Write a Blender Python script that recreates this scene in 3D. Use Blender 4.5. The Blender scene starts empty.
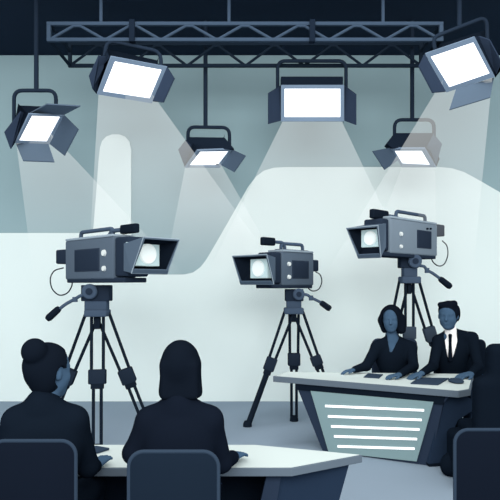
import bpy, bmesh, math
import numpy as np
from mathutils import Vector, Matrix

SC = bpy.context.scene
COL = SC.collection
V = Vector
EYE, F, HOR = 1.5, 600.0, 286.0      # eye height (m), focal length (px), horizon row


def at(px, py, Y):
    """world point at depth Y seen at a pixel of the photograph"""
    return V(((px - 250) / F * Y, Y, EYE + (HOR - py) / F * Y))


def on_floor(px, py):
    Y = EYE * F / (py - HOR)
    return V(((px - 250) / F * Y, Y, 0))


# ------------------------------------------------------------------ materials
def lin(h):
    h = h.lstrip('#')
    out = []
    for i in (0, 2, 4):
        c = int(h[i:i + 2], 16) / 255
        out.append(c / 12.92 if c <= .04045 else ((c + .055) / 1.055) ** 2.4)
    return out


MATS = {}


def mat(hexc, gain=1.0, grain=.03, glow=0.0, scale=6.0):
    key = (hexc, gain, grain, glow, scale)
    if key in MATS:
        return MATS[key]
    m = bpy.data.materials.new('matte_' + hexc.strip('#'))
    m.use_nodes = True
    nt = m.node_tree
    nt.nodes.clear()
    out = nt.nodes.new('ShaderNodeOutputMaterial')
    c = [min(.93, x * gain) for x in lin(hexc)]
    tc = nt.nodes.new('ShaderNodeTexCoord')
    nz = nt.nodes.new('ShaderNodeTexNoise')
    nz.inputs['Scale'].default_value = scale
    nz.inputs['Detail'].default_value = 3
    nt.links.new(tc.outputs['Object'], nz.inputs['Vector'])
    mx = nt.nodes.new('ShaderNodeMix')
    mx.data_type = 'RGBA'
    mx.inputs[6].default_value = [x * (1 - grain) for x in c] + [1]
    mx.inputs[7].default_value = [min(1, x * (1 + grain)) for x in c] + [1]
    nt.links.new(nz.outputs['Fac'], mx.inputs[0])
    d = nt.nodes.new('ShaderNodeBsdfDiffuse')
    d.inputs['Roughness'].default_value = 0
    nt.links.new(mx.outputs[2], d.inputs['Color'])
    if glow:
        e = nt.nodes.new('ShaderNodeEmission')
        e.inputs['Color'].default_value = c + [1]
        e.inputs['Strength'].default_value = glow
        a = nt.nodes.new('ShaderNodeAddShader')
        nt.links.new(d.outputs[0], a.inputs[0])
        nt.links.new(e.outputs[0], a.inputs[1])
        nt.links.new(a.outputs[0], out.inputs[0])
    else:
        nt.links.new(d.outputs[0], out.inputs[0])
    MATS[key] = m
    return m


def beam_mat(z0, z1, alpha):
    """painted light beam: thin self-glowing veil of haze, thinning out towards the floor (world heights z0 top, z1 end)"""
    m = bpy.data.materials.new('beam_glow')
    m.use_nodes = True
    nt = m.node_tree
    nt.nodes.clear()
    out = nt.nodes.new('ShaderNodeOutputMaterial')
    geo = nt.nodes.new('ShaderNodeNewGeometry')
    sep = nt.nodes.new('ShaderNodeSeparateXYZ')
    nt.links.new(geo.outputs['Position'], sep.inputs[0])
    mr = nt.nodes.new('ShaderNodeMapRange')
    mr.interpolation_type = 'SMOOTHSTEP'
    mr.inputs['From Min'].default_value = z1
    mr.inputs['From Max'].default_value = z0
    mr.inputs['To Min'].default_value = 0
    mr.inputs['To Max'].default_value = alpha
    nt.links.new(sep.outputs[2], mr.inputs['Value'])
    t = nt.nodes.new('ShaderNodeBsdfTransparent')
    e = nt.nodes.new('ShaderNodeEmission')  # the beam's light is put in as emission of the veil itself
    e.inputs['Color'].default_value = lin('#f2f8f8') + [1]
    e.inputs['Strength'].default_value = 1.25
    mx = nt.nodes.new('ShaderNodeMixShader')
    nt.links.new(mr.outputs[0], mx.inputs[0])
    nt.links.new(t.outputs[0], mx.inputs[1])
    nt.links.new(e.outputs[0], mx.inputs[2])
    nt.links.new(mx.outputs[0], out.inputs[0])
    return m


# ------------------------------------------------------------------ objects
BASE = {}


def tag(o, label=None, cat=None, group=None, kind=None):
    for k, v in (('label', label), ('category', cat), ('group', group), ('kind', kind)):
        if v:
            o[k] = v
    return o


def thing(name, loc, label, cat, group=None):
    o = bpy.data.objects.new(name, None)
    o.empty_display_size = .1
    COL.objects.link(o)
    o.location = loc
    BASE[o] = V(loc)
    return tag(o, label, cat, group)


def link(name, me, m, parent=None, smooth=40):
    me.materials.append(m)
    if smooth:
        for p in me.polygons:
            p.use_smooth = True
        me.set_sharp_from_angle(angle=math.radians(smooth))
    o = bpy.data.objects.new(name, me)
    COL.objects.link(o)
    if parent is not None:
        o.parent = parent
        BASE[o] = BASE[parent]
    else:
        BASE[o] = V((0, 0, 0))
    return o


class MB:
    """collects shapes in world coordinates, links them as one mesh object"""

    def __init__(s):
        s.v, s.f = [], []

    def add(s, vs, fs):
        n = len(s.v)
        s.v += [V(p) for p in vs]
        s.f += [[i + n for i in f] for f in fs]
        return s

    def bmadd(s, bm):
        bm.verts.index_update()
        s.add([v.co.copy() for v in bm.verts], [[v.index for v in f.verts] for f in bm.faces])
        bm.free()
        return s

    def hexa(s, c, bev=0, seg=2):
        """c: 8 corners, bottom ring 0-3 and top ring 4-7"""
        bm = bmesh.new()
        vs = [bm.verts.new(p) for p in c]
        for f in ((0, 3, 2, 1), (4, 5, 6, 7), (0, 1, 5, 4), (1, 2, 6, 5), (2, 3, 7, 6), (3, 0, 4, 7)):
            bm.faces.new([vs[i] for i in f])
        bmesh.ops.recalc_face_normals(bm, faces=bm.faces)
        if bev:
            bmesh.ops.bevel(bm, geom=list(bm.edges), offset=bev, segments=seg, profile=.5, affect='EDGES', clamp_overlap=True)
        return s.bmadd(bm)

    def box(s, c, h, ax=None, bev=0, seg=2):
        c = V(c)
        X, Y, Z = [V(a) for a in (ax or ((1, 0, 0), (0, 1, 0), (0, 0, 1)))]
        cs = []
        for z in (-1, 1):
            for x, y in ((-1, -1), (1, -1), (1, 1), (-1, 1)):
                cs.append(c + X * h[0] * x + Y * h[1] * y + Z * h[2] * z)
        return s.hexa(cs, bev, seg)

    def prism(s, poly, off, bev=0):
        bm = bmesh.new()
        off = V(off)
        a = [bm.verts.new(V(p)) for p in poly]
        b = [bm.verts.new(V(p) + off) for p in poly]
        n = len(a)
        bm.faces.new(a)
        bm.faces.new(b[::-1])
        for i in range(n):
            bm.faces.new((a[i], b[i], b[(i + 1) % n], a[(i + 1) % n]))
        bmesh.ops.recalc_face_normals(bm, faces=bm.faces)
        if bev:
            bmesh.ops.bevel(bm, geom=list(bm.edges), offset=bev, segments=2, profile=.5, affect='EDGES', clamp_overlap=True)
        return s.bmadd(bm)

    def tube(s, pts, r, n=10, r2=None, closed=False):
        pts = [V(p) for p in pts]
        N = len(pts)
        vs, fs = [], []
        ref = None
        for i, p in enumerate(pts):
            a = pts[i - 1] if (i or closed) else p
            b = pts[(i + 1) % N] if (i < N - 1 or closed) else p
            t = (b - a).normalized()
            if ref is None:
                ref = t.orthogonal().normalized()
            ref = (ref - t * ref.dot(t)).normalized()
            w = t.cross(ref)
            rr = r if r2 is None else r + (r2 - r) * i / max(1, N - 1)
            for k in range(n):
                an = 2 * math.pi * k / n
                vs.append(p + (ref * math.cos(an) + w * math.sin(an)) * rr)
        for i in range(N if closed else N - 1):
            j = (i + 1) % N
            for k in range(n):
                fs.append([i * n + k, i * n + (k + 1) % n, j * n + (k + 1) % n, j * n + k])
        if not closed:
            fs.append(list(range(n))[::-1])
            fs.append([(N - 1) * n + k for k in range(n)])
        return s.add(vs, fs)

    def cyl(s, p, q, r, r2=None, n=28, bev=0):
        p, q = V(p), V(q)
        r2 = r if r2 is None else r2
        if not bev:
            return s.tube([p, q], r, n, r2)
        d = (q - p).normalized()
        return s.lathe([(p, r - bev), (p + d * bev, r), (q - d * bev, r2), (q, r2 - bev)], n)

    def lathe(s, rings, n=28):
        vs, fs = [], []
        t = (rings[-1][0] - rings[0][0]).normalized()
        u = t.orthogonal().normalized()
        w = t.cross(u)
        for p, r in rings:
            for k in range(n):
                an = 2 * math.pi * k / n
                vs.append(p + (u * math.cos(an) + w * math.sin(an)) * r)
        for i in range(len(rings) - 1):
            for k in range(n):
                fs.append([i * n + k, i * n + (k + 1) % n, (i + 1) * n + (k + 1) % n, (i + 1) * n + k])
        fs.append(list(range(n))[::-1])
        fs.append([(len(rings) - 1) * n + k for k in range(n)])
        return s.add(vs, fs)

    def build(s, name, m, parent=None, smooth=40):
        o = BASE[parent] if parent is not None else V((0, 0, 0))
        me = bpy.data.meshes.new(name)
        me.from_pydata([tuple(p - o) for p in s.v], [], s.f)
        bm = bmesh.new()
        bm.from_mesh(me)
        bmesh.ops.recalc_face_normals(bm, faces=bm.faces)
        bm.to_mesh(me)
        bm.free()
        return link(name, me, m, parent, smooth)


def fillet(pts, r, n=6):
    pts = [V(p) for p in pts]
    out = [pts[0]]
    for i in range(1, len(pts) - 1):
        p = pts[i]
        a, b = pts[i - 1] - p, pts[i + 1] - p
        ra = min(r, a.length * .49, b.length * .49)
        A, B = p + a.normalized() * ra, p + b.normalized() * ra
        for k in range(n + 1):
            t = k / n
            out.append(A * (1 - t) ** 2 + p * 2 * t * (1 - t) + B * t * t)
    out.append(pts[-1])
    return out


def smooth_path(pts, n=8):
    """Catmull-Rom through the points"""
    pts = [V(p) for p in pts]
    P = [pts[0] * 2 - pts[1]] + pts + [pts[-1] * 2 - pts[-2]]
    out = []
    for i in range(1, len(P) - 2):
        for k in range(n):
            t = k / n
            out.append(.5 * ((2 * P[i]) + (P[i + 1] - P[i - 1]) * t + (2 * P[i - 1] - 5 * P[i] + 4 * P[i + 1] - P[i + 2]) * t * t
                             + (3 * P[i] - P[i - 1] - 3 * P[i + 1] + P[i + 2]) * t ** 3))
    out.append(pts[-1])
    return out


# ------------------------------------------------------------------ soft bodies: distance field to mesh
def cap(p, r, q, r2=None, k=.02):
    return ('cap', np.array(p, float), float(r), np.array(q, float), float(r if r2 is None else r2), k)


def ell(c, rad, ax=None, k=.02):
    A = np.eye(3) if ax is None else np.array([list(a) for a in ax], float)
    return ('ell', np.array(c, float), np.array(rad, float), A, k)


def rbx(c, half, rnd, ax=None, k=.01):
    A = np.eye(3) if ax is None else np.array([list(a) for a in ax], float)
    return ('box', np.array(c, float), np.array(half, float), float(rnd), A, k)


def cut(p):
    return ('cut', p)


def plane(p, n):
    return ('pl', np.array(p, float), np.array(n, float))


def bounds(p):
    if p[0] == 'cap':
        return np.minimum(p[1] - p[2], p[3] - p[4]), np.maximum(p[1] + p[2], p[3] + p[4])
    if p[0] == 'ell':
        e = np.sqrt(((p[3] * p[2][:, None]) ** 2).sum(0))
        return p[1] - e, p[1] + e
    if p[0] == 'box':
        e = np.abs(p[4] * (p[2] + p[3])[:, None]).sum(0)
        return p[1] - e, p[1] + e


def dist(p, X):
    if p[0] == 'cap':
        a, b = p[1], p[3]
        ab = b - a
        t = np.clip(((X - a) @ ab) / max(1e-9, ab @ ab), 0, 1)
        return np.linalg.norm(X - a - t[..., None] * ab, axis=-1) - (p[2] + (p[4] - p[2]) * t)
    if p[0] == 'ell':
        q = (X - p[1]) @ p[3].T
        k0 = np.linalg.norm(q / p[2], axis=-1)
        k1 = np.linalg.norm(q / p[2] ** 2, axis=-1)
        return k0 * (k0 - 1) / np.maximum(k1, 1e-6)
    if p[0] == 'box':
        q = np.abs((X - p[1]) @ p[4].T) - p[2]
        return np.linalg.norm(np.maximum(q, 0), axis=-1) + np.minimum(q.max(-1), 0) - p[3]


def field_mesh(prims, h=.006):
    adds = [p for p in prims if p[0] in ('cap', 'ell', 'box')]
    bb = [bounds(p) for p in adds]
    lo = np.min([b[0] for b in bb], 0) - .03
    hi = np.max([b[1] for b in bb], 0) + .03
    n = np.ceil((hi - lo) / h).astype(int) + 1
    D = np.full(n, .06, np.float32)
    axs = [lo[i] + h * np.arange(n[i]) for i in range(3)]

    def window(b, pad):
        i0 = np.clip(np.floor((b[0] - pad - lo) / h).astype(int), 0, n)
        i1 = np.clip(np.ceil((b[1] + pad - lo) / h).astype(int) + 1, 0, n)
        sl = tuple(slice(a, c) for a, c in zip(i0, i1))
        X = np.stack(np.meshgrid(axs[0][sl[0]], axs[1][sl[1]], axs[2][sl[2]], indexing='ij'), -1)
        return sl, X
    for p in prims:
        if p[0] == 'cut':
            sl, X = window(bounds(p[1]), .01)
            D[sl] = np.maximum(D[sl], -dist(p[1], X))
        elif p[0] == 'pl':
            X = np.stack(np.meshgrid(*axs, indexing='ij'), -1)
            D = np.maximum(D, ((X - p[1]) @ p[2]).astype(np.float32))
        else:
            k = p[-1]
            sl, X = window(bounds(p), .05)
            d = dist(p, X)
            o = D[sl]
            hh = np.maximum(k - np.abs(o - d), 0) / max(k, 1e-6)
            D[sl] = np.minimum(o, d) - hh * hh * k * .25
    S = D < 0
    c = np.zeros(tuple(x - 1 for x in n), np.int8)
    offs = [(i, j, k) for i in (0, 1) for j in (0, 1) for k in (0, 1)]

    def sub(A, o):
        return A[o[0]:o[0] + n[0] - 1, o[1]:o[1] + n[1] - 1, o[2]:o[2] + n[2] - 1]
    for o in offs:
        c += sub(S, o)
    act = (c > 0) & (c < 8)
    ijk = np.argwhere(act)
    ids = np.full(act.shape, -1, np.int64)
    ids[act] = np.arange(len(ijk))
    P = np.zeros((len(ijk), 3))
    cnt = np.zeros(len(ijk))
    for a in offs:
        for ax in range(3):
            if a[ax]:
                continue
            b = list(a)
            b[ax] = 1
            da = D[ijk[:, 0] + a[0], ijk[:, 1] + a[1], ijk[:, 2] + a[2]]
            db = D[ijk[:, 0] + b[0], ijk[:, 1] + b[1], ijk[:, 2] + b[2]]
            x = (da < 0) != (db < 0)
            t = np.where(x, da / np.where(x, da - db, 1), 0)
            q = ijk + np.array(a)
            q = q.astype(float)
            q[:, ax] += t
            P[x] += q[x]
            cnt[x] += 1
    P = lo + h * P / cnt[:, None]
    faces = []
    for ax in range(3):
        s0 = [slice(None)] * 3
        s1 = [slice(None)] * 3
        s0[ax], s1[ax] = slice(0, -1), slice(1, None)
        x = S[tuple(s0)] != S[tuple(s1)]
        e = np.argwhere(x)
        u, w = (ax + 1) % 3, (ax + 2) % 3
        e = e[(e[:, u] > 0) & (e[:, w] > 0) & (e[:, u] < n[u] - 1) & (e[:, w] < n[w] - 1)]
        inside = S[e[:, 0], e[:, 1], e[:, 2]]
        q = []
        for du, dw in ((-1, -1), (0, -1), (0, 0), (-1, 0)):
            f = e.copy()
            f[:, u] += du
            f[:, w] += dw
            q.append(ids[f[:, 0], f[:, 1], f[:, 2]])
        q = np.stack(q, 1)
        q[~inside] = q[~inside][:, ::-1]
        faces.append(q)
    Fc = np.concatenate(faces)
    return P, Fc


def soft(name, prims, m, parent=None, h=.006, base=None):
    P, Fc = field_mesh(prims, h)
    o = BASE[parent] if parent is not None else (base or V((0, 0, 0)))
    me = bpy.data.meshes.new(name)
    me.from_pydata((P - np.array(o)).tolist(), [], Fc.tolist())
    ob = link(name, me, m, parent, 0)
    for p in me.polygons:
        p.use_smooth = True
    if parent is None:
        ob.location = o
        BASE[ob] = V(o)
    return ob


# ------------------------------------------------------------------ palette
G = 1.0
C_WALL = mat('#88a0a6', 1.13, .02, scale=1.2)
C_PALE = mat('#d9e7e6', 1.03, .012, scale=1.0)
C_FLOOR = mat('#8a9bab', 0.92, .02, scale=1.5)
C_CEIL = mat('#1b2532', 1.2)
C_TRUSS_LIT = mat('#4d6076', 0.52)  # front frame: lit tone put into the colour
C_TRUSS_SHADE = mat('#263342', 0.62)  # back frame of the same steel, its shade put into the colour
C_ROD = mat('#2b3849', 0.62)
C_FRAME = mat('#72859a', 0.9)
C_LDARK = mat('#1f2a39', 0.62)
C_LMID = mat('#323f53', 0.7)
C_FLAP = mat('#5f7184', 0.68)  # barn doors: lit tone put into the colour; also the hood colour
C_FLAPD = mat('#4c5d70', 0.68)  # barn doors turned from the light, dimmer by colour
C_FACE = mat('#ffffff', 1, 0, 1.3)
C_BODY = mat('#5a6979', 0.76)
C_BODYL = mat('#7d8d9b', 0.78)
C_EDGE_HILITE = mat('#94a4b1', 0.85)  # bright tone for highlights painted on camera edges
C_CDARK = mat('#2c3849', 0.7)
C_CBLK = mat('#1e2836', 0.52)
C_SCREEN = mat('#333f50', 0.7)
C_KNOB = mat('#e6efef', .7, 0, .15)
C_LENSP = mat('#a4babd', 1.1, 0, .45)  # lens plate glows a little so the hood does not darken it
C_LENS_GLOW = mat('#e3eeee', .7, 0, .75)  # glow stands in for studio light reflected by the glass
C_TRI = mat('#222d3b', 0.52)
C_COLL = mat('#2a3646', 0.62)
C_COLLL = mat('#4a596a', 0.7)
C_HEAD = mat('#46566a', 0.85)
C_SUIT = mat('#18222f', 0.52)
C_SUIT2 = mat('#19212f', 0.52)
C_HAIR = mat('#171f2b', 0.52)
C_SKIN = mat('#46607a', 0.78)
C_SKIND = mat('#3f5872', 0.85)
C_SKINN = mat('#2b3b4d', 1.2)
C_CHAIR = mat('#1a2230', 0.52)
C_CHAIRC = mat('#222f3f', 0.5)
C_RIM = mat('#3f5064', 0.48)
C_TOP = mat('#dbe9e8', 0.72, .01)
C_TOPE = mat('#8b9dae', 0.4)  # desk edges: shade of the upright faces put into the colour
C_DARKP = mat('#1c2735', 0.52)
C_POST = mat('#313e52', 0.7)
C_SIDE = mat('#243245', 0.95)
C_TEAL = mat('#86a0a4', 0.85)
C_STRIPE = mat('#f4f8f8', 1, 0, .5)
C_SHIRT = mat('#eef3f4', 1.1, 0)

# ------------------------------------------------------------------ the room
WY = 7.83
CZ = 4.51
tag(MB().box((0, 3.4, -.05), (7, 4.43, .05)).build('floor', C_FLOOR, smooth=0), kind='structure')
tag(MB().box((0, WY + .06, CZ / 2), (7, .06, CZ / 2)).build('wall_back', C_WALL, smooth=0), kind='structure')
tag(MB().box((0, 6.6, CZ + .05), (7, 1.29, .05)).build('ceiling', C_CEIL, smooth=0), kind='structure')

# pale cut-out panel standing against the back wall
pale = [(-420, 233), (90, 233), (92.5, 232), (93.5, 226), (96, 195), (98.5, 160), (100, 147), (102, 141), (106, 136.5), (112, 134.3), (119, 134.3),
        (125, 136.5), (129, 141), (131, 149), (131, 274.5), (184, 274.5), (193, 272.5), (200, 267.5), (206, 260), (216, 243), (232, 215),
        (248, 187), (256, 176.5), (264, 170.5), (274, 167.6), (286, 167), (440, 167), (452, 168.2), (464, 172), (477, 179), (490, 186.5), (503, 194),
        (530, 214), (560, 250), (590, 300), (600, 330), (600, 401.5), (-420, 401.5)]
pts = [at(x, y, WY - .03) for x, y in pale]
for p in pts:
    p.z = max(0, p.z)
tag(MB().prism(pts, (0, .029, 0)).build('wall_panel', C_PALE, smooth=0), 'pale curved backdrop panel against the grey-green back wall', 'backdrop panel', kind='structure')

# ------------------------------------------------------------------ truss
tr = thing('lighting_truss', (-.05, 6.35, 3.95), 'long dark steel box truss hung under the ceiling carrying the lights', 'truss')
x0, x1 = -2.01, 1.91
zb, zt0 = 3.96, 4.12
for Y, m, zt, n in ((6.0, C_TRUSS_LIT, 4.12, 14), (6.7, C_TRUSS_SHADE, 4.2, 12)):
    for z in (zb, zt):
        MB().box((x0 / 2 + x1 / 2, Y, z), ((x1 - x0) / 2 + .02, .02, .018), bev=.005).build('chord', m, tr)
    b = MB()
    for i in range(n):
        xa, xb = x0 + (x1 - x0) * i / n, x0 + (x1 - x0) * (i + 1) / n
        za, zc = (zb, zt) if i % 2 == 0 else (zt, zb)
        b.tube([(xa, Y, za), (xb, Y, zc)], .015, 8)
    for i in range(1, n, 2):
        xa = x0 + (x1 - x0) * i / n
        b.box((xa, Y, zt - .02), (.05, .016, .012))
    b.build('lacing', m, tr)
    for x in (x0, x1):
        MB().box((x, Y, (zb + zt) / 2), (.02, .018, (zt - zb) / 2), bev=.004).build('end_post', m, tr)
for x in (x0, x1):
    for z in (zb, zt0):
        MB().tube([(x, 6.0, z), (x, 6.7, z)], .018, 8).build('cross_bar', C_TRUSS_SHADE, tr)
zt = zt0
for px in (132.5, 312):
    X = (px - 250) / 100
    MB().box((X, 5.99, (zb + zt) / 2), (.028, .035, .11), bev=.006).build('clamp', C_LDARK, tr)
for px in (101, 229, 383):
    X = (px - 250) / 100
    MB().tube([(X, 6.0, zt), (X, 6.0, CZ)], .017, 10).build('hanger_rod', C_TRUSS_LIT, tr)

# ------------------------------------------------------------------ studio lights
def rect3d(quad, Y, dv):
    """four pixel corners (tl tr br bl) of a tilted rectangle -> 3D corners, top leaning towards the viewer"""
    s = Y / F
    u = np.array([quad[1][0] - quad[0][0] + quad[2][0] - quad[3][0], quad[1][1] - quad[0][1] + quad[2][1] - quad[3][1]]) / 2 * s
    v = np.array([quad[3][0] - quad[0][0] + quad[2][0] - quad[1][0], quad[3][1] - quad[0][1] + quad[2][1] - quad[1][1]]) / 2 * s
    dv *= s
    du = -(u @ v) / dv if dv else 0
    du = max(-.35, min(.35, du))
    sg = ((-.5, -.5), (.5, -.5), (.5, .5), (-.5, .5))
    return [at(q[0], q[1], Y + a * du + b * dv) for q, (a, b) in zip(quad, sg)]


def lamp(label, Y, frame, white, dv, rear, rod, yoke, flaps, extra=(), group='studio lights under the truss'):
    c = rect3d(frame, Y, dv)
    ctr = sum(c, V((0, 0, 0))) / 4
    nrm = (c[1] - c[0]).cross(c[3] - c[0]).normalized()
    if nrm.y > 0:
        nrm = -nrm
    t = thing('studio_light', ctr, label, 'studio light', group)
    # housing: from the frame back to the rear quad
    r = [at(x, y, Y + d) for x, y, d in rear]
    hb = [p - nrm * .012 for p in c]
    MB().hexa(hb + r, .008).build('housing', C_LDARK, t)
    # frame: ring around the face
    w = rect3d(frame, Y, dv)
    ww = [None] * 4
    inner = []
    for q in white:
        # put the inner corner on the frame plane
        d = (at(q[0], q[1], 1) - V((0, 0, EYE)))
        k = (c[0] - V((0, 0, EYE))).dot(nrm) / d.dot(nrm)
        inner.append(V((0, 0, EYE)) + d * k)
    b = MB()
    f0, f1 = [p + nrm * .012 for p in c], [p + nrm * .012 for p in inner]
    bk = [p - nrm * .01 for p in c]
    b.add(f0 + f1 + bk + inner, [[i, (i + 1) % 4, 4 + (i + 1) % 4, 4 + i] for i in range(4)] + [[i, (i + 1) % 4, 8 + (i + 1) % 4, 8 + i] for i in range(4)]
          + [[4 + i, 4 + (i + 1) % 4, 12 + (i + 1) % 4, 12 + i] for i in range(4)])
    b.build('frame', C_FRAME, t, 0)
    MB().prism([p + nrm * .003 for p in inner], nrm * -.012).build('light_panel', C_FACE, t, 0)
    for hexm, poly in flaps:
        P = [at(x, y, Y + d) for x, y, d in poly]
        n2 = (P[1] - P[0]).cross(P[-1] - P[0]).normalized()
        if n2.y < 0:
            n2 = -n2
        MB().prism(P, n2 * .012).build('barn_door', hexm, t, 0)
    for nm, mt, poly, off in extra:
        P = [at(x, y, Y + d) for x, y, d in poly]
        MB().prism(P, off).build(nm, mt, t, 0)
    MB().tube(fillet([at(x, y, Y + d) for x, y, d in yoke], .09), .02, 10).build('yoke', C_ROD, t)
    if rod:
        px, y1, d = rod
        p = at(px, y1, Y + d)
        MB().tube([p, (p.x, p.y, CZ)], .024, 10).build('hanging_rod', C_ROD, t)
    return t, c, nrm


L1 = lamp('leftmost studio light, open flaps on all sides, hung on a long rod', 6.1,
          [(29, 113.5), (64, 115), (49, 144), (15.5, 142.5)], [(31.5, 115), (60, 116), (46.5, 141), (18.5, 140)], 16,
          [(13, 132, .3), (45, 133, .33), (46, 106, .25), (18, 105, .22)], (36.3, 90, .12),
          [(14, 128, .2), (14, 90.5, .12), (56, 90.5, .12), (56, 116, .2)],
          [(C_LMID, [(27.5, 116), (15.5, 142), (11, 149, ), (4.5, 132.5), (21, 111.5)])] and
          [(C_LMID, [(28.5, 115, 0), (15.8, 142, .02), (11, 149, -.12), (5, 132.5, -.16), (21, 111.5, -.1)]),
           (C_FLAP, [(30, 113.5, -.06), (64, 115, -.02), (80.5, 106.5, -.22), (47, 104.5, -.26)]),
           (C_FLAPD, [(64, 115, 0), (78, 129, -.16), (64, 155.5, -.12), (49.5, 144, .05)]),
           (C_FLAP, [(15.6, 142.6, 0), (48.5, 144, .04), (54.5, 161.6, -.12), (23, 160.4, -.16)])])
L2 = lamp('large tilted studio light in front of the truss above the left camera', 5.9,
          [(111, 56), (167, 66.5), (151.5, 103), (97, 94)], [(114.5, 61), (161.5, 69.5), (149.5, 98), (102.5, 91)], 14,
          [(91, 80, .35), (146, 92, .38), (158, 60, .3), (104, 48, .28)], None,
          [(103, 66, .12), (107, 40, .1), (161, 52, .14), (161, 72, .14)],
          [(C_LMID, [(110.5, 57, 0), (97, 94, .02), (93, 89, -.1), (89.5, 76, -.13), (99, 55.5, -.1)]),
           (C_LMID, [(167, 67, 0), (174, 78, -.13), (163, 102, -.1), (152.5, 101, .05)])])
L3 = lamp('small studio light with one right flap hung by rod from the truss middle left', 6.7,
          [(197, 150), (233, 148.5), (219.5, 167), (185, 167)], [(200, 150.8), (228.5, 150.4), (217.5, 164.6), (189, 164.6)], 20,
          [(182, 160, .3), (219, 160, .3), (224, 138, .15), (189, 137, .15)], (205.5, 127, .12),
          [(188, 142, .15), (188, 127, .12), (229.5, 127.5, .12), (229.5, 148, .15)],
          [(C_FLAPD, [(232.5, 149.5, 0), (245.4, 155.4, -.15), (233.8, 172, -.12), (221, 165, .05)]),
           (C_LMID, [(197, 150.5, 0), (185, 167, .02), (178.5, 150, -.12), (186, 140, -.1)])],
          [('top_cover', C_LDARK, [(188.5, 137, -.02), (224.5, 137.5, -.02), (234, 148.6, -.05), (196.5, 151, -.05), (184, 143, -.05)], (0, .14, .0))])
L4 = lamp('square-on studio light clamped to the truss middle, between two side flaps', 6.5,
          [(281, 85), (344, 85), (344, 121.5), (281, 121.5)], [(284.6, 88.8), (340.2, 88.8), (340.2, 117), (284.6, 117)], 6,
          [(283, 119, .28), (342, 119, .28), (342, 78, .28), (283, 78, .28)], None,
          [(277.6, 96, .12), (277.6, 61, .12), (346, 61, .12), (346, 96, .12)],
          [(C_LMID, [(280.8, 85.5, 0), (280.8, 120.8, .02), (268.8, 124, -.14), (268.8, 93, -.16)]),
           (C_LMID, [(344.2, 85.5, 0), (355.6, 94, -.16), (355.6, 125, -.14), (344.2, 120.8, .02)])],
          [('top_cover', C_LDARK, [(281, 76.5, .02), (343, 76.5, .02), (343, 85, -.0), (281, 85, -.0)], (0, .1, .0))])
L5 = lamp('small studio light with one left flap hung by rod near the right truss end', 6.7,
          [(391, 148), (425, 148), (436, 166.5), (402, 166.5)], [(394.5, 150), (422, 150), (430.5, 164.4), (402.5, 163)], 20,
          [(404, 160, .3), (440, 160, .3), (433, 134, .15), (396, 134, .15)], (412.2, 119.5, .12),
          [(394.5, 138, .15), (394.5, 119.8, .12), (434, 119.8, .12), (434, 138, .15)],
          [(C_FLAPD, [(390.5, 147.5, 0), (398.5, 160, .03), (385, 169.6, -.12), (372.8, 151, -.15)]),
           (C_FLAPD, [(425.5, 148.5, 0), (435.8, 166.5, .02), (442, 144, -.1), (433.5, 134, -.08)])],
          [('top_cover', C_LDARK, [(395, 133, -.02), (432.5, 133, -.02), (425.5, 148, -.05), (392, 148, -.05), (387, 143.4, -.05)], (0, .14, .0))])
L6 = lamp('large tilted studio light at the top right, overlapping the truss end', 5.85,
          [(425.2, 53.2), (474.4, 36.5), (494.7, 76.5), (446.5, 92)], [(430.8, 56.4), (473.5, 42), (489.8, 73), (449.4, 86.8)], 14,
          [(452, 84, .4), (503, 70, .42), (484, 30, .3), (436, 45, .28)], (459.3, 26, .15),
          [(435, 50, .15), (433, 37.5, .13), (486.5, 16.5, .13), (487.5, 44, .18)],
          [(C_LMID, [(424.8, 54, 0), (446, 91.4, .05), (433, 92.4, -.1), (419.2, 66, -.14)]),
           (C_LMID, [(475, 37.5, 0), (479, 36.5, -.06), (489, 40, -.1), (501, 62, -.1), (495, 76, .04)]),
           (C_FLAP, [(456, 89, .0), (494, 77.5, .03), (490.4, 97, -.12), (449.4, 109.4, -.16)])])


# ------------------------------------------------------------------ light beams
def beam(label, lampdat, lo, Ylo, alpha=.14, z_end=1.2):
    _, c, nrm = lampdat
    k = .93
    ctr = sum(c, V((0, 0, 0))) / 4
    c0, c1, c2, c3 = [ctr + (p - ctr) * k - nrm * .03 for p in c]
    top = [c3.lerp(c0, .45).lerp(c2.lerp(c1, .45), .22), c2.lerp(c1, .45).lerp(c3.lerp(c0, .45), .22), c2, c3]
    (xl, yl), (xr, yr) = lo
    Ya, Yb = Ylo
    bot = [at(xl, yl, Yb), at(xr, yr, Yb), at(xr, yr, Ya), at(xl, yl, Ya)]
    for p in bot:
        p.z = max(p.z, .02)
    b = MB().add(top + bot, [[i, (i + 1) % 4, 4 + (i + 1) % 4, 4 + i] for i in range(4)])
    return tag(b.build('light_beam', beam_mat(3.3, z_end, alpha), smooth=0), label, 'light beam', 'haze beams below the studio lights', 'stuff')


beam('pale haze beam falling from the leftmost studio light', L1, ((42, 345), (240, 335)), (7.2, 7.7))
beam('pale haze beam falling from the large light above the left camera', L2, ((84, 345), (325, 335)), (7.25, 7.75))
beam('pale haze beam falling from the small light hung middle left', L3, ((150, 345), (325, 345)), (7.2, 7.7))
beam('pale haze beam falling from the square-on middle light', L4, ((172, 345), (448, 345)), (7.2, 7.7))
beam('pale haze beam falling from the small light near the right truss end', L5, ((335, 345), (440, 345)), (7.2, 7.7), .07)
beam('pale haze beam falling from the large top right light', L6, ((282, 345), (466, 345)), (7.2, 7.7))


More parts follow.
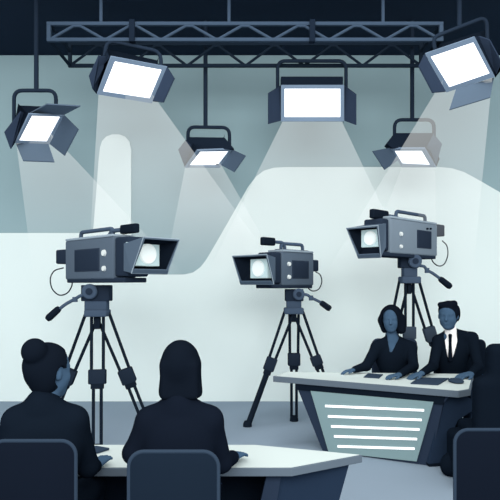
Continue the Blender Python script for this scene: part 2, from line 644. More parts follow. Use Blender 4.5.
# ------------------------------------------------------------------ television cameras
def tv_camera(label, ox, Y, m, th, P, cols):
    """m=+1 lens to the image right and towards the viewer, -1 to the left; P holds measured pixel spots"""
    c, s = math.cos(th), math.sin(th)
    O = V(((ox - 250) / F * Y, Y, 0))
    d, a = V((m * c, -s, 0)), V((m * s, c, 0))

    def W(x, y, z):
        return O + d * x + a * y + V((0, 0, z))

    def loc(px, py, y):
        k = (px - 250) / F
        base = O + a * y
        x = (k * base.y - base.x) / (d.x - k * d.y)
        w = base + d * x
        return x, EYE + (HOR - py) / F * w.y

    def pr(w):
        return 250 + F * w.x / w.y
    w = P['w']
    xr, zt = loc(P['rear'], P['top'], -w)
    xf, zb = loc(P['front'], P['bot'], -w)
    t = thing('television_camera', (O.x, O.y, zb), label, 'television camera', 'television cameras on tripods')
    ax = (d, a, (0, 0, 1))

    def bx(x0, x1, y0, y1, z0, z1, bev=.01):
        return MB().box(W((x0 + x1) / 2, (y0 + y1) / 2, (z0 + z1) / 2), (abs(x1 - x0) / 2, abs(y1 - y0) / 2, abs(z1 - z0) / 2), ax, bev, 3)
    bx(xr, xf, -w, w, zb, zt, .018).build('body', cols['body'], t)
    bx(xr + .012, xf - .004, -w - .004, w * .8, zt - .004, zt + .018, .006).build('top_highlight', C_EDGE_HILITE, t)  # painted highlight along the top edge of the body
    bx(xr + .01, xf + .16, -w * .9, w, zb - .03, zb + .012, .01).build('bottom_plate', C_CDARK, t)
    # screen on the side
    x0, z1 = loc(P['scr'][0], P['scr'][1], -w)
    x1, z0 = loc(P['scr'][2], P['scr'][3], -w)
    sc = bx(x0, x1, -w - .008, -w + .01, z0, z1, .005).build('side_screen', C_SCREEN, t)
    bx(x0 + .012 * (1 if x1 > x0 else -1), x1 - .012 * (1 if x1 > x0 else -1), -w - .011, -w, z0 + .012, z1 - .012, .003).build('display', cols['scr'], sc)
    for px, py, r in P['knobs']:
        x, z = loc(px, py, -w)
        MB().cyl(W(x, -w + .002, z), W(x, -w - .018, z), r, r * .85, 20).build('knob', C_KNOB if r > .012 else C_CBLK, t)
    # battery at the back
    xb, zq1 = loc(P['bat'][0], P['bat'][1], -.09)
    _, zq0 = loc(P['bat'][0], P['bat'][2], -.09)
    bx(xb, xr + .02, -.09, .03, zq0, zq1, .015).build('battery', C_CDARK, t)
    # front block between body and hood
    fl = P['fl']
    lpx, lpy = P['lens']
    xl, zl = loc(lpx, lpy, 0)
    bx(xf - .01, xf + fl, -w * .82, w * .95, zb + .02, zt - .012, .02).build('front_block', C_CDARK, t)
    MB().lathe([(W(xf + fl - .02, 0, (zb + zt) / 2), .1), (W(max(xf + fl - .01, min(xf + fl + .1, xl - .09)), 0, (zb + zt) / 2), .095)], 24).build('lens_barrel', C_CBLK, t)
    # hood
    ntx, nty = P['hood_nt']
    nbx, nby = P['hood_nb']
    best = None
    for i in range(12, 40):
        wf = i / 100
        x, z = loc(ntx, nty, -wf)
        e = abs(pr(W(x, wf, z)) - P['hood_ft'])
        if best is None or e < best[0]:
            best = (e, wf)
    wf = best[1]
    xt, zht = loc(ntx, nty, -wf)
    xbm, zhb = loc(nbx, nby, -wf)
    bb = None
    for i in range(8, 40):
        w2 = i / 100
        x, z = loc(nbx, nby, -w2)
        e = abs(pr(W(x, w2, z)) - P['hood_fb'])
        if bb is None or e < bb[0]:
            bb = (e, w2)
    wfb = bb[1]
    xbm, zhb = loc(nbx, nby, -wfb)
    wr = P.get('wr', .13)
    x_r = min(xf + fl - .02, xl - .07)
    zr1, zr0 = (zb + zt) / 2 + .11, (zb + zt) / 2 - .12

    def ring(x_a, x_b, y, z_a, z_b, y2=None):
        y2 = y if y2 is None else y2
        return [W(x_b, -y2, z_b), W(x_b, y2, z_b), W(x_a, y, z_a), W(x_a, -y, z_a)]
    R0 = ring(x_r, x_r, wr, zr1, zr0)
    R1 = ring(xt, xbm, wf, zht, zhb, wfb)
    I1 = ring(xt, xbm, wf - .014, zht - .014, zhb + .014, wfb - .014)
    I0 = ring(x_r + .02, x_r + .02, wr - .012, zr1 - .014, zr0 + .014)
    q = [[i, (i + 1) % 4] for i in range(4)]
    b = MB().add(R0 + R1 + I1 + I0, [[i, j, 4 + j, 4 + i] for i, j in q] + [[4 + i, 4 + j, 8 + j, 8 + i] for i, j in q] + [[8 + i, 8 + j, 12 + j, 12 + i] for i, j in q] + [[12, 13, 14, 15], [0, 1, 2, 3]])
    hood = b.build('lens_hood', cols['hood'], t, 0)
    J1 = ring(xt - .004, xbm - .004, wf - .018, zht - .018, zhb + .018, wfb - .018)
    J0 = ring(x_r + .03, x_r + .03, wr - .02, zr1 - .02, zr0 + .02)
    MB().add(J1 + J0, [[i, j, 4 + j, 4 + i] for i, j in q] + [[4, 5, 6, 7]]).build('hood_lining', C_CBLK, hood, 0)
    # highlight painted along the hood's front edge and a fold-out lower flap
    MB().tube(R1, .006, 6, closed=True).build('hood_highlight', C_EDGE_HILITE, hood)
    xa_, za_ = xbm, zhb
    MB().prism([W(xa_, -wfb, za_), W(xa_, wfb, za_), W(xa_ + .03, wfb * .96, za_ + .035), W(xa_ + .03, -wfb * .96, za_ + .035)], (0, 0, -.008)).build('lower_flap', cols['hood'], hood, 0)
    # lens plate and glass, self-glowing in place of studio light
    hy, hz = P['lens_h']
    lp = bx(x_r + .02, xl, -hy, hy, zl - hz, zl + hz, .006).build('lens_mount', C_LENSP, t)
    MB().lathe([(W(xl - .01, 0, zl), P['lens_r']), (W(xl + .012, 0, zl), P['lens_r']), (W(xl + .02, 0, zl), P['lens_r'] * .9)], 32).build('lens', C_LENS_GLOW, lp)
    # top handle
    (hx0, hy0), (hx1, hy1) = P['hand']
    xa, za = loc(hx0, hy0, 0)
    xb2, zb2 = loc(hx1, hy1, 0)
    MB().tube(fillet([W(xa, 0, zt - .005), W(xa, 0, za), W(xb2, 0, za), W(xb2, 0, zt - .005)], .04), .019, 10).build('top_handle', C_HEAD, t)
    bx(min(xa, xb2) - .05, max(xa, xb2) + .05, -.05, .05, zt + .01, zt + .03, .006).build('handle_base', C_CDARK, t)
    # microphone on a bent arm
    (mx0, my0), (mx1, my1) = P['mic']
    xm0, zm0 = loc(mx0, my0, 0)
    xm1, zm1 = loc(mx1, my1, 0)
    zc = (zm0 + zm1) / 2
    r = abs(zm0 - zm1) / 2
    ma = MB().tube(fillet([W(xm0 + .01, 0, zc), W(xb2 - .02, 0, zc), W(xb2 - .06, 0, zc - .04), W(xb2 - .06, 0, zt + .01)], .04), .019, 10).build('microphone_arm', C_HEAD, t)
    bx(xm0 + r * .4, xm1 - r * .4, -r * .7, r * .7, zc - r, zc + r, .016).build('microphone', C_CBLK, ma)
    # cable loop at the back
    cb = [loc(x, y, -.02) for x, y in P['cable']]
    MB().tube(smooth_path([W(x, -.06, z) for x, z in cb]), .0065, 8).build('cable', C_TRI, t)
    return t, zb, O


cam1 = dict(w=.12, rear=65, front=113, top=241, bot=279, scr=(75, 250, 99.5, 271), knobs=[(104.5, 253, .03), (104.5, 268.5, .025)], bat=(55.5, 250, 264), fl=.2,
            hood_nt=(143.5, 237), hood_nb=(131.5, 273), hood_ft=180, hood_fb=168, lens=(147.5, 254), lens_h=(.125, .1), lens_r=.085, hand=((81, 232.5), (113, 233)),
            mic=((121, 225.3), (138.5, 232.6)), cable=[(67, 268), (58, 271), (54, 279), (56, 289), (63, 295), (71, 293), (75.5, 286), (76, 280)])
cam2 = dict(w=.12, rear=314, front=282.5, top=253, bot=285.5, scr=(308.5, 261, 292, 278.5), knobs=[(288.7, 264, .024), (288.7, 277, .024)], bat=(319, 260, 271.5), fl=.14,
            hood_nt=(266.8, 254.3), hood_nb=(273.8, 284), hood_ft=232, hood_fb=241, lens=(258.7, 268.6), lens_h=(.125, .1), lens_r=.085, hand=((302.5, 245), (281, 245)),
            mic=((275, 238), (260.5, 245)), cable=[(313, 272), (317.5, 275), (319, 282), (316, 289), (310, 291), (305.5, 288), (305, 284)])
cam3 = dict(w=.12, rear=437.5, front=390.5, top=224.5, bot=253, scr=(431, 231.5, 417, 247.8), knobs=[(400.6, 234, .023), (400.6, 246.5, .02), (426.8, 228.8, .011), (430, 228.8, .011)], bat=(445, 225, 236.5), fl=.12,
            hood_nt=(378, 225.5), hood_nb=(381, 257), hood_ft=347, hood_fb=358, lens=(370.5, 238.3), lens_h=(.11, .085), lens_r=.07, hand=((425, 216), (396, 216)),
            mic=((387.5, 211.3), (370.5, 218)), cable=[(439, 241), (443.5, 246), (444.5, 255), (441, 264), (435, 266), (429, 261), (427.5, 253)])
colA = dict(body=C_BODY, hood=C_FLAP, scr=C_CDARK)
colB = dict(body=C_BODYL, hood=C_FLAP, scr=C_CDARK)
T45 = math.radians(45)
tv_camera('grey television camera at the left, lens hood pointing right', 96, 5.6, 1, T45, cam1, colA)
tv_camera('grey television camera in the middle, lens hood pointing left', 291, 6.6, -1, T45, cam2, colA)
tv_camera('light grey television camera behind the presenters, lens hood pointing left', 409, 6.35, -1, T45, cam3, colB)


# ------------------------------------------------------------------ tripods
def tripod(label, Y, head, hub, plat, column, legs, pan, cols):
    pm = (plat[0] + plat[2]) / 2
    base = at(pm, HOR, Y)
    base.z = 0
    t = thing('tripod', base, label, 'tripod', 'camera tripods')

    def pbox(r, dy, bev=.008):
        a, b = at(r[0], r[3], Y), at(r[2], r[1], Y)
        return MB().box((a + b) / 2, ((b.x - a.x) / 2, dy, (b.z - a.z) / 2), bev=bev)
    for i, r in enumerate(head):
        pbox(r, .075 - .012 * i).build('fluid_head' if i == 0 else 'head_neck', [C_CDARK, C_HEAD][i % 2], t)
    p = at(hub[0], hub[1], Y - .08)
    r = hub[2] / F * Y
    hb = MB().cyl(p, p + V((0, -.05, 0)), r, n=30, bev=.01).build('tilt_hub', C_HEAD, t)
    MB().cyl(p + V((0, -.045, 0)), p + V((0, -.058, 0)), r * .45, n=20).build('hub_cap', C_CDARK, hb)
    pbox(plat, .1, .015).build('platform', cols[2], t)
    pbox(column, .025).build('centre_column', C_TRI, t)
    ph = MB().tube(smooth_path([at(x, y, Y - .1) for x, y in pan[0]]), .016, 10).build('pan_handle', C_HEAD, t)
    MB().lathe([(at(*pan[1][0], Y - .1), .024), (at(*pan[1][0], Y - .1).lerp(at(*pan[1][1], Y - .1), .15), .032), (at(*pan[1][0], Y - .1).lerp(at(*pan[1][1], Y - .1), .85), .034),
                (at(*pan[1][1], Y - .1), .024)], 16).build('grip', C_CBLK, ph)
    k = pan[0][2]
    MB().lathe([(at(k[0], k[1] - 2, Y - .1), .024), (at(k[0], k[1] + 3, Y - .1), .024)], 12).build('clamp', C_HEAD, ph)
    for lg in legs:
        top = V(lg['top'])
        foot = V(lg['foot'])
        dr = (foot - top)
        L = dr.length
        dr.normalize()
        lat = dr.cross(V((0, 1, 0)))
        lat.normalize()
        t0, t1 = lg['col']
        su, sm, sl = lg['sep']
        b = MB()
        for sg in (-1, 1):
            b.tube([top + lat * su * sg, top + dr * L * t0 + lat * sm * sg], .0155, 8)
        if sl > 0:
            for sg in (-1, 1):
                b.tube([top + dr * L * t1 * .98 + lat * sl * sg, top + dr * (L - .04) + lat * sl * sg], .0155, 8)
        else:
            b.tube([top + dr * L * t1 * .98, top + dr * (L - .03)], .032, 10)
        q = b.build('leg', cols[0], t)
        mid = top + dr * L * (t0 + t1) / 2
        nn = dr.cross(lat)
        MB().box(mid, (max(sm, .035) + .024, .04, L * (t1 - t0) / 2), (lat, nn, dr), .012).build('leg_collar', cols[1], q)
        MB().box(top + dr * L * (t1 + .015), (max(sl, .02) + .02, .032, L * .02), (lat, nn, dr), .006).build('leg_clip', cols[0], q)
        MB().lathe([(V((foot.x, foot.y, 0)), .048), (V((foot.x, foot.y, .03)), .046), (V((foot.x, foot.y, .06)), .034)], 14).build('rubber_foot', C_TRI, q)
    return t


def lg(tx, ty, Yt, foot, col, sep):
    return dict(top=at(tx, ty, Yt), foot=foot, col=col, sep=sep)


tripod('dark tripod under the left television camera', 5.6, [(83, 285, 111, 301), (86, 292, 108, 311)], (90.5, 291.5, 7.5), (86.5, 309.5, 108.8, 316.5), (94, 316, 100.5, 329),
       [lg(92, 315, 5.62, V(((42 - 250) / F * 5.8, 5.8, 0)), (.42, .53), (.06, .045, .03)),
        lg(97.5, 315, 5.6, V(((97.2 - 250) / F * 5.45, 5.45, 0)), (.405, .515), (.055, .055, .036)),
        lg(103, 315, 5.62, V(((153 - 250) / F * 5.8, 5.8, 0)), (.42, .53), (.06, .045, .03))],
       ([(86, 294), (80, 296), (75, 299), (66, 304), (60, 308.5)], ((59.5, 308), (47, 319.5))), (C_TRI, C_COLL, C_HEAD))
tripod('dark tripod under the middle television camera', 6.6, [(285, 289, 303, 301), (286.5, 298, 301, 310)], (298.6, 294.3, 5.8), (284, 307.5, 303.2, 314), (291, 314, 296.5, 322),
       [lg(289, 313, 6.58, on_floor(247.5, 426.5), (.4, .515), (.05, .035, 0)),
        lg(294, 313, 6.62, on_floor(294, 421), (.37, .485), (.05, .045, .028)),
        lg(298.5, 313, 6.58, V(((341 - 250) / F * 6.46, 6.46, 0)), (.385, .47), (.05, .035, .026))],
       ([(302, 294.5), (307, 294.8), (311, 297.5), (316, 300), (321, 302.5)], ((320.5, 302.3), (330.5, 309.3))), (C_TRI, C_COLL, C_HEAD))
tripod('dark tripod with grey collars behind the two presenters', 6.35, [(399, 255, 417, 268), (402.5, 262, 416, 277)], (414.3, 261.3, 6.6), (400, 276.5, 418.8, 283.5), (407.5, 283, 411, 294),
       [lg(404, 282, 6.38, V(((372 - 250) / F * 6.62, 6.62, 0)), (.32, .41), (.05, .04, .028)),
        lg(409.4, 282, 6.35, V(((409.4 - 250) / F * 6.3, 6.3, 0)), (.305, .39), (.042, .042, .028)),
        lg(414.5, 282, 6.38, V(((457 - 250) / F * 6.62, 6.62, 0)), (.315, .41), (.05, .04, .0))],
       ([(419, 265.5), (424, 266.5), (427, 270), (433, 273.5), (440, 278.5)], ((439.5, 278.3), (451, 287.3))), (C_TRI, C_COLLL, C_HEAD))

# ------------------------------------------------------------------ the presenters' desk
DT = .65
desk = thing('news_desk', (1.2, 5.4, 0), 'presenters\' news desk with pale top and five white stripes on its front', 'desk')
topP = [(.217, 5.67), (1.69, 4.86), (1.818, 4.95), (2.16, 5.80), (.36, 5.95)]
inset = [(.235, 5.672), (1.688, 4.875), (1.806, 4.957), (2.148, 5.79), (.366, 5.938)]
MB().prism([V((x, y, DT - .002)) for x, y in inset], (0, 0, .003)).build('desktop_surface', C_TOP, desk, 0)
MB().prism([V((x, y, DT - .001)) for x, y in topP], (0, 0, -.055), .004).build('desktop', C_TOPE, desk, 0)


def front(px, py, push=0.0):
    """ray through a pixel onto the desk's upright front plane (push moves the plane towards the viewer)"""
    k = (px - 250) / F
    Y = (5.71 + .55 * .217 - push) / (1 + .55 * k)
    return V((k * Y, Y, max(0, EYE + (HOR - py) / F * Y)))


fn = V((.48, .876, 0))
MB().prism([front(294.5, 381), front(452, 393), front(443, 404), front(430, 470), front(322.5, 458)], fn * .05).build('front_frame', C_POST, desk, 0)
MB().prism([front(295, 381, .012), front(446, 392, .012), front(443, 405, .012), front(297, 390, .012)], fn * .03).build('painted_shade_strip', C_DARKP, desk, 0)  # dark strip painted in for the shade under the desktop
MB().prism([front(310.5, 391, .02), front(433.5, 402, .02), front(416.5, 461.5, .02), front(328.5, 452, .02)], fn * .03).build('front_panel', C_TEAL, desk, 0)
for a, b, c_, d_ in ((325, 406, 424, 410.4), (327.8, 416.4, 421.6, 420), (331, 426.4, 419.5, 429.6), (334, 436.4, 417, 439.2), (337.4, 446.4, 414.6, 448.8)):
    MB().prism([front(a, b - 1.15, .026), front(c_, d_ - 1.15, .026), front(c_, d_ + 1.15, .026), front(a, b + 1.15, .026)], fn * .01).build('stripe', C_STRIPE, desk, 0)


def wing(px, py):
    k = (px - 250) / F
    Y = (4.98 - .184 * 1.52) / (1 - .184 * k)
    return V((k * Y, Y, max(0, EYE + (HOR - py) / F * Y)))


MB().prism([wing(442, 392), wing(470, 398), wing(474, 405), wing(472.5, 411), wing(458, 420), wing(453, 431), wing(447, 462), wing(429, 464)], V((-.01, .05, 0))).build('side_panel', C_SIDE, desk, 0)
MB().prism([wing(428, 464), wing(447, 462), wing(446.5, 470), wing(429.5, 470)], V((-.02, .2, 0))).build('toe_board', C_DARKP, desk, 0)
MB().box((.88, 5.62, .3), (.03, .18, .3), ((.876, -.48, 0), (.48, .876, 0), (0, 0, 1)), .005).build('end_panel', C_POST, desk, 0)
MB().box((1.9, 5.18, .3), (.03, .09, .3), None, .005).build('end_panel', C_SIDE, desk, 0)


def flat(name, corners, z, th, m, label, cat, group=None, bev=.002):
    P = []
    for px, py in corners:
        Y = (EYE - z) * F / (py - HOR)
        P.append(V(((px - 250) / F * Y, Y, z)))
    c = sum(P, V((0, 0, 0))) / len(P)
    o = MB().prism([p - c for p in P], (0, 0, th), bev).build(name, m, None, 0)
    o.location = c
    return tag(o, label, cat, group)


C_PAPER = mat('#3a4a5e', 0.7)
flat('notepad', [(368, 374), (383, 375), (379, 378.6), (363.5, 377.6)], DT + .002, .008, C_PAPER, 'small dark notepad on the desk before the woman presenter', 'notepad')
flat('tablet', [(419, 378.3), (449, 379), (438, 385.4), (410.5, 384)], DT + .002, .01, C_PAPER, 'large dark tablet lying between the two presenters on the desk', 'tablet')
c = at(456, 382.3, 5.28)
o = soft('computer_mouse', [ell((c.x, c.y, DT + .016), (.062, .1, .022)), plane((0, 0, DT + .002), (0, 0, -1))], C_PAPER, None, .004, V((c.x, c.y, DT)))
tag(o, 'dark oval mouse on the news desk by the man\'s hand', 'mouse')

# ------------------------------------------------------------------ the audience desk
AT = .62
ad = thing('audience_desk', (-.4, 3.1, 0), 'pale-topped low desk in front of the two seated women', 'desk')
tp = [(-1.15, 2.9), (.203, 2.9), (.586, 3.13), (.03, 3.33), (-1.15, 3.33)]
ti = [(-1.34, 2.91), (.2, 2.91), (.57, 3.128), (.028, 3.32), (-1.34, 3.32)]
MB().prism([V((x, y, AT - .002)) for x, y in ti], (0, 0, .003)).build('desktop_surface', C_TOP, ad, 0)
MB().prism([V((x, y, AT - .001)) for x, y in tp], (0, 0, -.04), .003).build('desktop', C_TOPE, ad, 0)
MB().box((-.6, 3.24, .29), (.72, .02, .29), None, .004).build('modesty_panel', C_DARKP, ad, 0)
MB().prism([V((.085, 2.95, .58)), V((.155, 2.95, .58)), V((.06, 2.95, 0)), V((-.05, 2.95, 0))], (0, .04, 0)).build('support_post', C_POST, ad, 0)
MB().prism([V((.15, 2.975, .58)), V((.52, 3.13, .58)), V((.36, 3.13, 0)), V((.06, 2.975, 0))], (-.02, .05, 0)).build('side_panel', C_SIDE, ad, 0)
MB().box((-1.2, 3.12, .29), (.03, .15, .29), None, .004).build('end_panel', C_POST, ad, 0)


# ------------------------------------------------------------------ chairs
def outline(w, z0, z1, r, n=8):
    pts = [(-w, z0), (-w, z1 - r)]
    for k in range(1, n + 1):
        an = math.pi - math.pi / 2 * k / n
        pts.append((-w + r + r * math.cos(an), z1 - r + r * math.sin(an)))
    for k in range(0, n + 1):
        an = math.pi / 2 - math.pi / 2 * k / n
        pts.append((w - r + r * math.cos(an), z1 - r + r * math.sin(an)))
    pts.append((w, z0))
    return pts


def chair(name, X, Y, face, label, m, rim, group, w=.165, top=.9, seat_z=.42, z0=.5, depth=.4):
    """face=+1: sitter looks away from the viewer, backrest nearest"""
    t = thing(name, (X, Y, 0), label, 'chair', group)
    ol = outline(w, z0, top, .055)
    MB().prism([V((X + x, Y, z)) for x, z in ol], (0, face * .03, 0), .004).build('backrest', m, t)
    MB().tube([V((X + x, Y + face * .005, z)) for x, z in ol], .0075, 8).build('backrest_rim', rim, t)  # on the audience chairs the lighter rim tone is a painted edge highlight
    yc = Y + face * (depth / 2 + .05)
    MB().box((X, yc, seat_z - .03), (w, depth / 2, .03), None, .028, 4).build('seat', m, t)
    for sx in (-1, 1):
        MB().tube(fillet([V((X + sx * (w - .03), Y + face * .012, z0 + .05)), V((X + sx * (w - .03), Y + face * .012, seat_z - .07)), V((X + sx * (w - .03), Y + face * .12, seat_z - .07))], .05), .012, 8).build('back_strut', rim, t)
        for sy in (-1, 1):
            MB().tube([V((X + sx * (w - .04), yc + sy * (depth / 2 - .05), seat_z - .05)), V((X + sx * (w + .01), yc + sy * (depth / 2 - .01), 0))], .014, 8).build('leg', rim, t)
    return t


GA = 'audience chairs'
chair('chair', -.84, 2.32, 1, 'dark chair at the lower left corner behind the bun-haired woman', C_CHAIR, C_RIM, GA)
chair('chair', -.277 + .0, 2.17, 1, 'slate blue chair behind the woman with the bob', C_CHAIRC, C_RIM, GA, w=.162)
chair('chair', 1.035, 2.5, 1, 'empty dark chair at the lower right corner', C_CHAIR, C_RIM, GA, w=.18)
GP = 'presenter chairs'
chair('chair', 1.51, 6.28, -1, 'dark blue chair behind the woman presenter', C_POST, C_POST, GP, w=.23, top=.945)
chair('chair', 2.2, 6.3, -1, 'dark chair behind the man in the tie', C_SUIT, C_POST, GP, w=.268, top=.935)

# large dark armchair at the right end of the desk, its back to the viewer
ac = thing('armchair', (2.02, 4.4, 0), 'large dark upholstered armchair at the right end of the news desk', 'armchair')
AX = 2.02
soft('backrest', [rbx((AX + .05, 4.36, .74), (.29, .02, .28), .06), rbx((AX + .03, 4.36, .58), (.365, .02, .2), .06, k=.06)], C_SUIT, ac, .012)
soft('seat', [rbx((AX, 4.62, .33), (.3, .2, .06), .05)], C_SUIT, ac, .012)
for sx in (-1, 1):
    soft('armrest', [cap((AX + sx * .36, 4.42, .36), .05, (AX + sx * .36, 4.8, .3), .05), rbx((AX + sx * .38, 4.6, .2), (.02, .18, .12), .05, k=.05)], C_SUIT, ac, .012)
for sx in (-1, 1):
    for yy in (4.42, 4.76):
        soft('foot', [ell((AX + sx * .41, yy, .075), (.1, .09, .1), k=.03), cap((AX + sx * .36, yy, .2), .06, (AX + sx * .4, yy, .1), .05, k=.06), plane((0, 0, 0), (0, 0, -1))], C_SUIT, ac, .012)


# ------------------------------------------------------------------ people
def head_prims(C, f, H, ears=True):
    """C: middle of the head, f: facing direction, H: chin to crown"""
    C = np.array(C, float)
    f = np.array(f, float)
    f /= np.linalg.norm(f)
    u0 = np.array([0, 0, 1.])
    s = np.cross(f, u0)
    s /= np.linalg.norm(s)
    u = np.cross(s, f)
    ax = (s, f, u)

    def at_(a, b, c_):
        return C + s * a * H + f * b * H + u * c_ * H
    p = [ell(at_(0, -.05, .14), (.335 * H, .4 * H, .36 * H), ax, .02),
         ell(at_(0, .07, -.16), (.29 * H, .27 * H, .32 * H), ax, .03),
         ell(at_(0, .2, -.4), (.12 * H, .1 * H, .09 * H), ax, .03),
         ell(at_(0, .27, .07), (.2 * H, .07 * H, .05 * H), ax, .02),
         cap(at_(0, .33, .03), .028 * H, at_(0, .4, -.13), .048 * H, .015),
         ell(at_(.13, .22, -.12), (.09 * H, .08 * H, .08 * H), ax, .03), ell(at_(-.13, .22, -.12), (.09 * H, .08 * H, .08 * H), ax, .03),
         ell(at_(0, .3, -.245), (.09 * H, .04 * H, .022 * H), ax, .01), ell(at_(0, .295, -.285), (.075 * H, .04 * H, .022 * H), ax, .01)]
    for sg in (-1, 1):
        p.append(cut(ell(at_(sg * .125, .38, -.0), (.075 * H, .07 * H, .05 * H), ax)))
        p.append(ell(at_(sg * .125, .285, -.0), (.055 * H, .05 * H, .04 * H), ax, .004))
        if ears:
            p.append(ell(at_(sg * .325, -.03, -.04), (.035 * H, .075 * H, .105 * H), ax, .01))
    return p, at_, ax


def hand_prims(wr, d, nrm, side, L=.17, curl=.5):
    """wr wrist, d finger direction, nrm back of the hand, side towards the thumb"""
    wr, d, nrm, side = [np.array(x, float) for x in (wr, d, nrm, side)]
    d /= np.linalg.norm(d)
    side = side - d * (side @ d)
    side /= np.linalg.norm(side)
    nrm = nrm - d * (nrm @ d) - side * (nrm @ side)
    nrm /= np.linalg.norm(nrm)
    p = []
    k = L / .18
    spread = (.031, .011, -.010, -.030)
    lens = (.072, .08, .074, .058)
    kl = (.088, .092, .088, .08)
    for sp, ln, kn in zip(spread, lens, kl):
        a = wr + side * sp * .55 * k
        b = wr + (d * kn + side * sp) * k
        p.append(cap(a, .017 * k, b, .0115 * k, .012))
        dd = d + side * sp * 2.2
        dd /= np.linalg.norm(dd)
        m1 = b + (dd * math.cos(curl * .45) - nrm * math.sin(curl * .45)) * ln * .45 * k
        m2 = m1 + (dd * math.cos(curl) - nrm * math.sin(curl)) * ln * .32 * k
        m3 = m2 + (dd * math.cos(curl * 1.6) - nrm * math.sin(curl * 1.6)) * ln * .23 * k
        p += [cap(b, .0105 * k, m1, .0092 * k, .004), cap(m1, .0092 * k, m2, .0085 * k, .004), cap(m2, .0085 * k, m3, .0075 * k, .004)]
    t0 = wr + (d * .028 + side * .026) * k
    t1 = t0 + (d * .03 + side * .032 - nrm * .008) * k
    t2 = t1 + (d * .035 + side * .006 - nrm * .01) * k
    p += [cap(t0, .015 * k, t1, .0115 * k, .012), cap(t1, .0112 * k, t2, .009 * k, .005)]
    return p


def person(name, label, X, Y, face, shz, shw, headC, headf, H, arms, hips_z, skin, suit, hands, group=None, h=.006, tors=1.0, lean=0.0):
    """face=+1 looks away from the viewer. arms: list of (shoulder, elbow, wrist); the body is one continuous surface"""
    hp = np.array([X, Y, hips_z])
    ch = np.array([X, Y + face * lean, shz - .13])
    sh = [np.array(a[0], float) for a in arms]
    neck0 = np.array([X, Y + face * (lean + .0), shz + .015])
    hd, hat, hax = head_prims(headC, headf, H)

    def trunk(g):
        q = [ell(hp, (.165 * tors + g, .115 + g, .1 + g), k=.05), ell((X, Y + face * lean * .5, (hips_z + shz) / 2), (.135 * tors + g, .095 + g, .17 + g), k=.06),
             ell(ch, (.165 * tors + g, .105 + g, .15 + g), k=.06)]
        a, b = sh
        q += [cap(neck0 + np.array([0, 0, .01]), .05 + g, a, .05 + g, .04), cap(neck0 + np.array([0, 0, .01]), .05 + g, b, .05 + g, .04)]
        return q

    def arm(a, g, end=1.0):
        s0, e0, w0 = [np.array(x, float) for x in a]
        w1 = e0 + (w0 - e0) * end
        return [cap(s0, .05 + g, e0, .04 + g, .03), cap(e0, .04 + g, w1, .027 + g, .02)]

    def legs(g):
        q = []
        for sx in (-1, 1):
            kn = np.array([X + sx * .1, Y + face * .42, hips_z - .02])
            an = np.array([X + sx * .1, Y + face * .44, .09])
            q += [cap(hp + np.array([sx * .08, 0, -.02]), .075 + g, kn, .052 + g, .04), cap(kn, .052 + g, an, .035 + g, .02)]
            if g == 0:
                q += [cap(an + np.array([0, -face * .03, -.05]), .036, an + np.array([0, face * .13, -.058]), .03, .02)]
        return q
    pr = trunk(-.012) + legs(-.0)
    for a in arms:
        pr += arm(a, -.006)
    pr += [cap(neck0, .052, hat(0, -.06, -.3), .05, .03)] + hd + hands
    base = V((X, Y, 0))
    pr = [p for p in pr]
    body = soft(name, pr, skin, None, h, base)
    tag(body, label, 'person', group)
    jk = trunk(.006)
    for a in arms:
        jk += arm(a, .007, .93)
    return body, jk, legs(.012), hat, hax, neck0


def vadd(p, *d):
    return (p[0] + d[0], p[1] + d[1], p[2] + d[2])


# --- woman with the bob, seen from behind, at the audience desk
Y0 = 2.6
HD = at(181, 369, Y0)
sL, sR = at(150, 421, 2.58), at(209, 420, 2.58)
eL, eR = at(134, 453, 2.58), at(221, 462, 2.66)
wL, wR = V((-.36, 2.93, .685)), at(233, 457, 2.93)
hands = hand_prims(wL, (.5, .8, -.05), (0, 0, 1), (.8, -.4, 0), .16) + hand_prims(wR, (.4, .9, -.02), (0, 0, 1), (-.9, .4, 0), .15, .45)
bd, jk, lg_, hat, hax, nk = person('person', 'woman with a dark bob seen from behind at the pale desk', -.304, 2.56, 1, .965, .2, HD, (.12, 1, 0), .225,
                                   [(sL, eL, wL), (sR, eR, wR)], .53, C_SKIND, C_SUIT2, hands, tors=.88)
soft('jacket', jk + [cap(nk, .056, (nk[0], nk[1], nk[2] + .03), .05, .03)], C_SUIT2, bd, .006)
soft('trousers', lg_, C_SUIT2, bd, .009)
cx = HD.x
soft('hair', [ell(hat(0, -.06, .14), (.08, .1, .096), hax), cap((cx - .01, 2.6, 1.18), .062, (cx - .042, 2.58, 1.05), .048, .02), cap((cx + .01, 2.6, 1.18), .062, (cx + .046, 2.58, 1.05), .046, .02),
              rbx((cx, 2.57, 1.1), (.06, .04, .06), .02, k=.03), plane((0, 2.58, 1.026), (0, .06, -1)), cut(ell(hat(0, .5, -.1), (.06, .1, .1), hax))], C_HAIR, bd, .006)

# --- woman with the bun, lower left
HD = at(49.5, 371, 2.6)
sL, sR = at(17, 421, 2.56), at(74, 420, 2.58)
eL, eR = at(8, 455, 2.6), at(88, 466, 2.66)
wL, wR = V((-.98, 2.95, .685)), at(95, 466, 2.84)
hands = hand_prims(wL, (.5, .8, -.05), (0, 0, 1), (.8, -.4, 0), .16) + hand_prims(wR, (.25, .9, .16), (0, 0, 1), (-.9, .3, 0), .15, .3)
bd, jk, lg_, hat, hax, nk = person('person', 'woman with her hair in a bun seen from behind at the lower left', -.885, 2.56, 1, .965, .2, HD, (.62, .78, 0), .235,
                                   [(sL, eL, wL), (sR, eR, wR)], .53, C_SKIN, C_SUIT, hands)
soft('jacket', jk + [cap(nk, .058, (nk[0], nk[1], nk[2] + .03), .052, .03)], C_SUIT, bd, .006)
soft('trousers', lg_, C_SUIT, bd, .009)
bun = at(34.5, 351.5, 2.52)
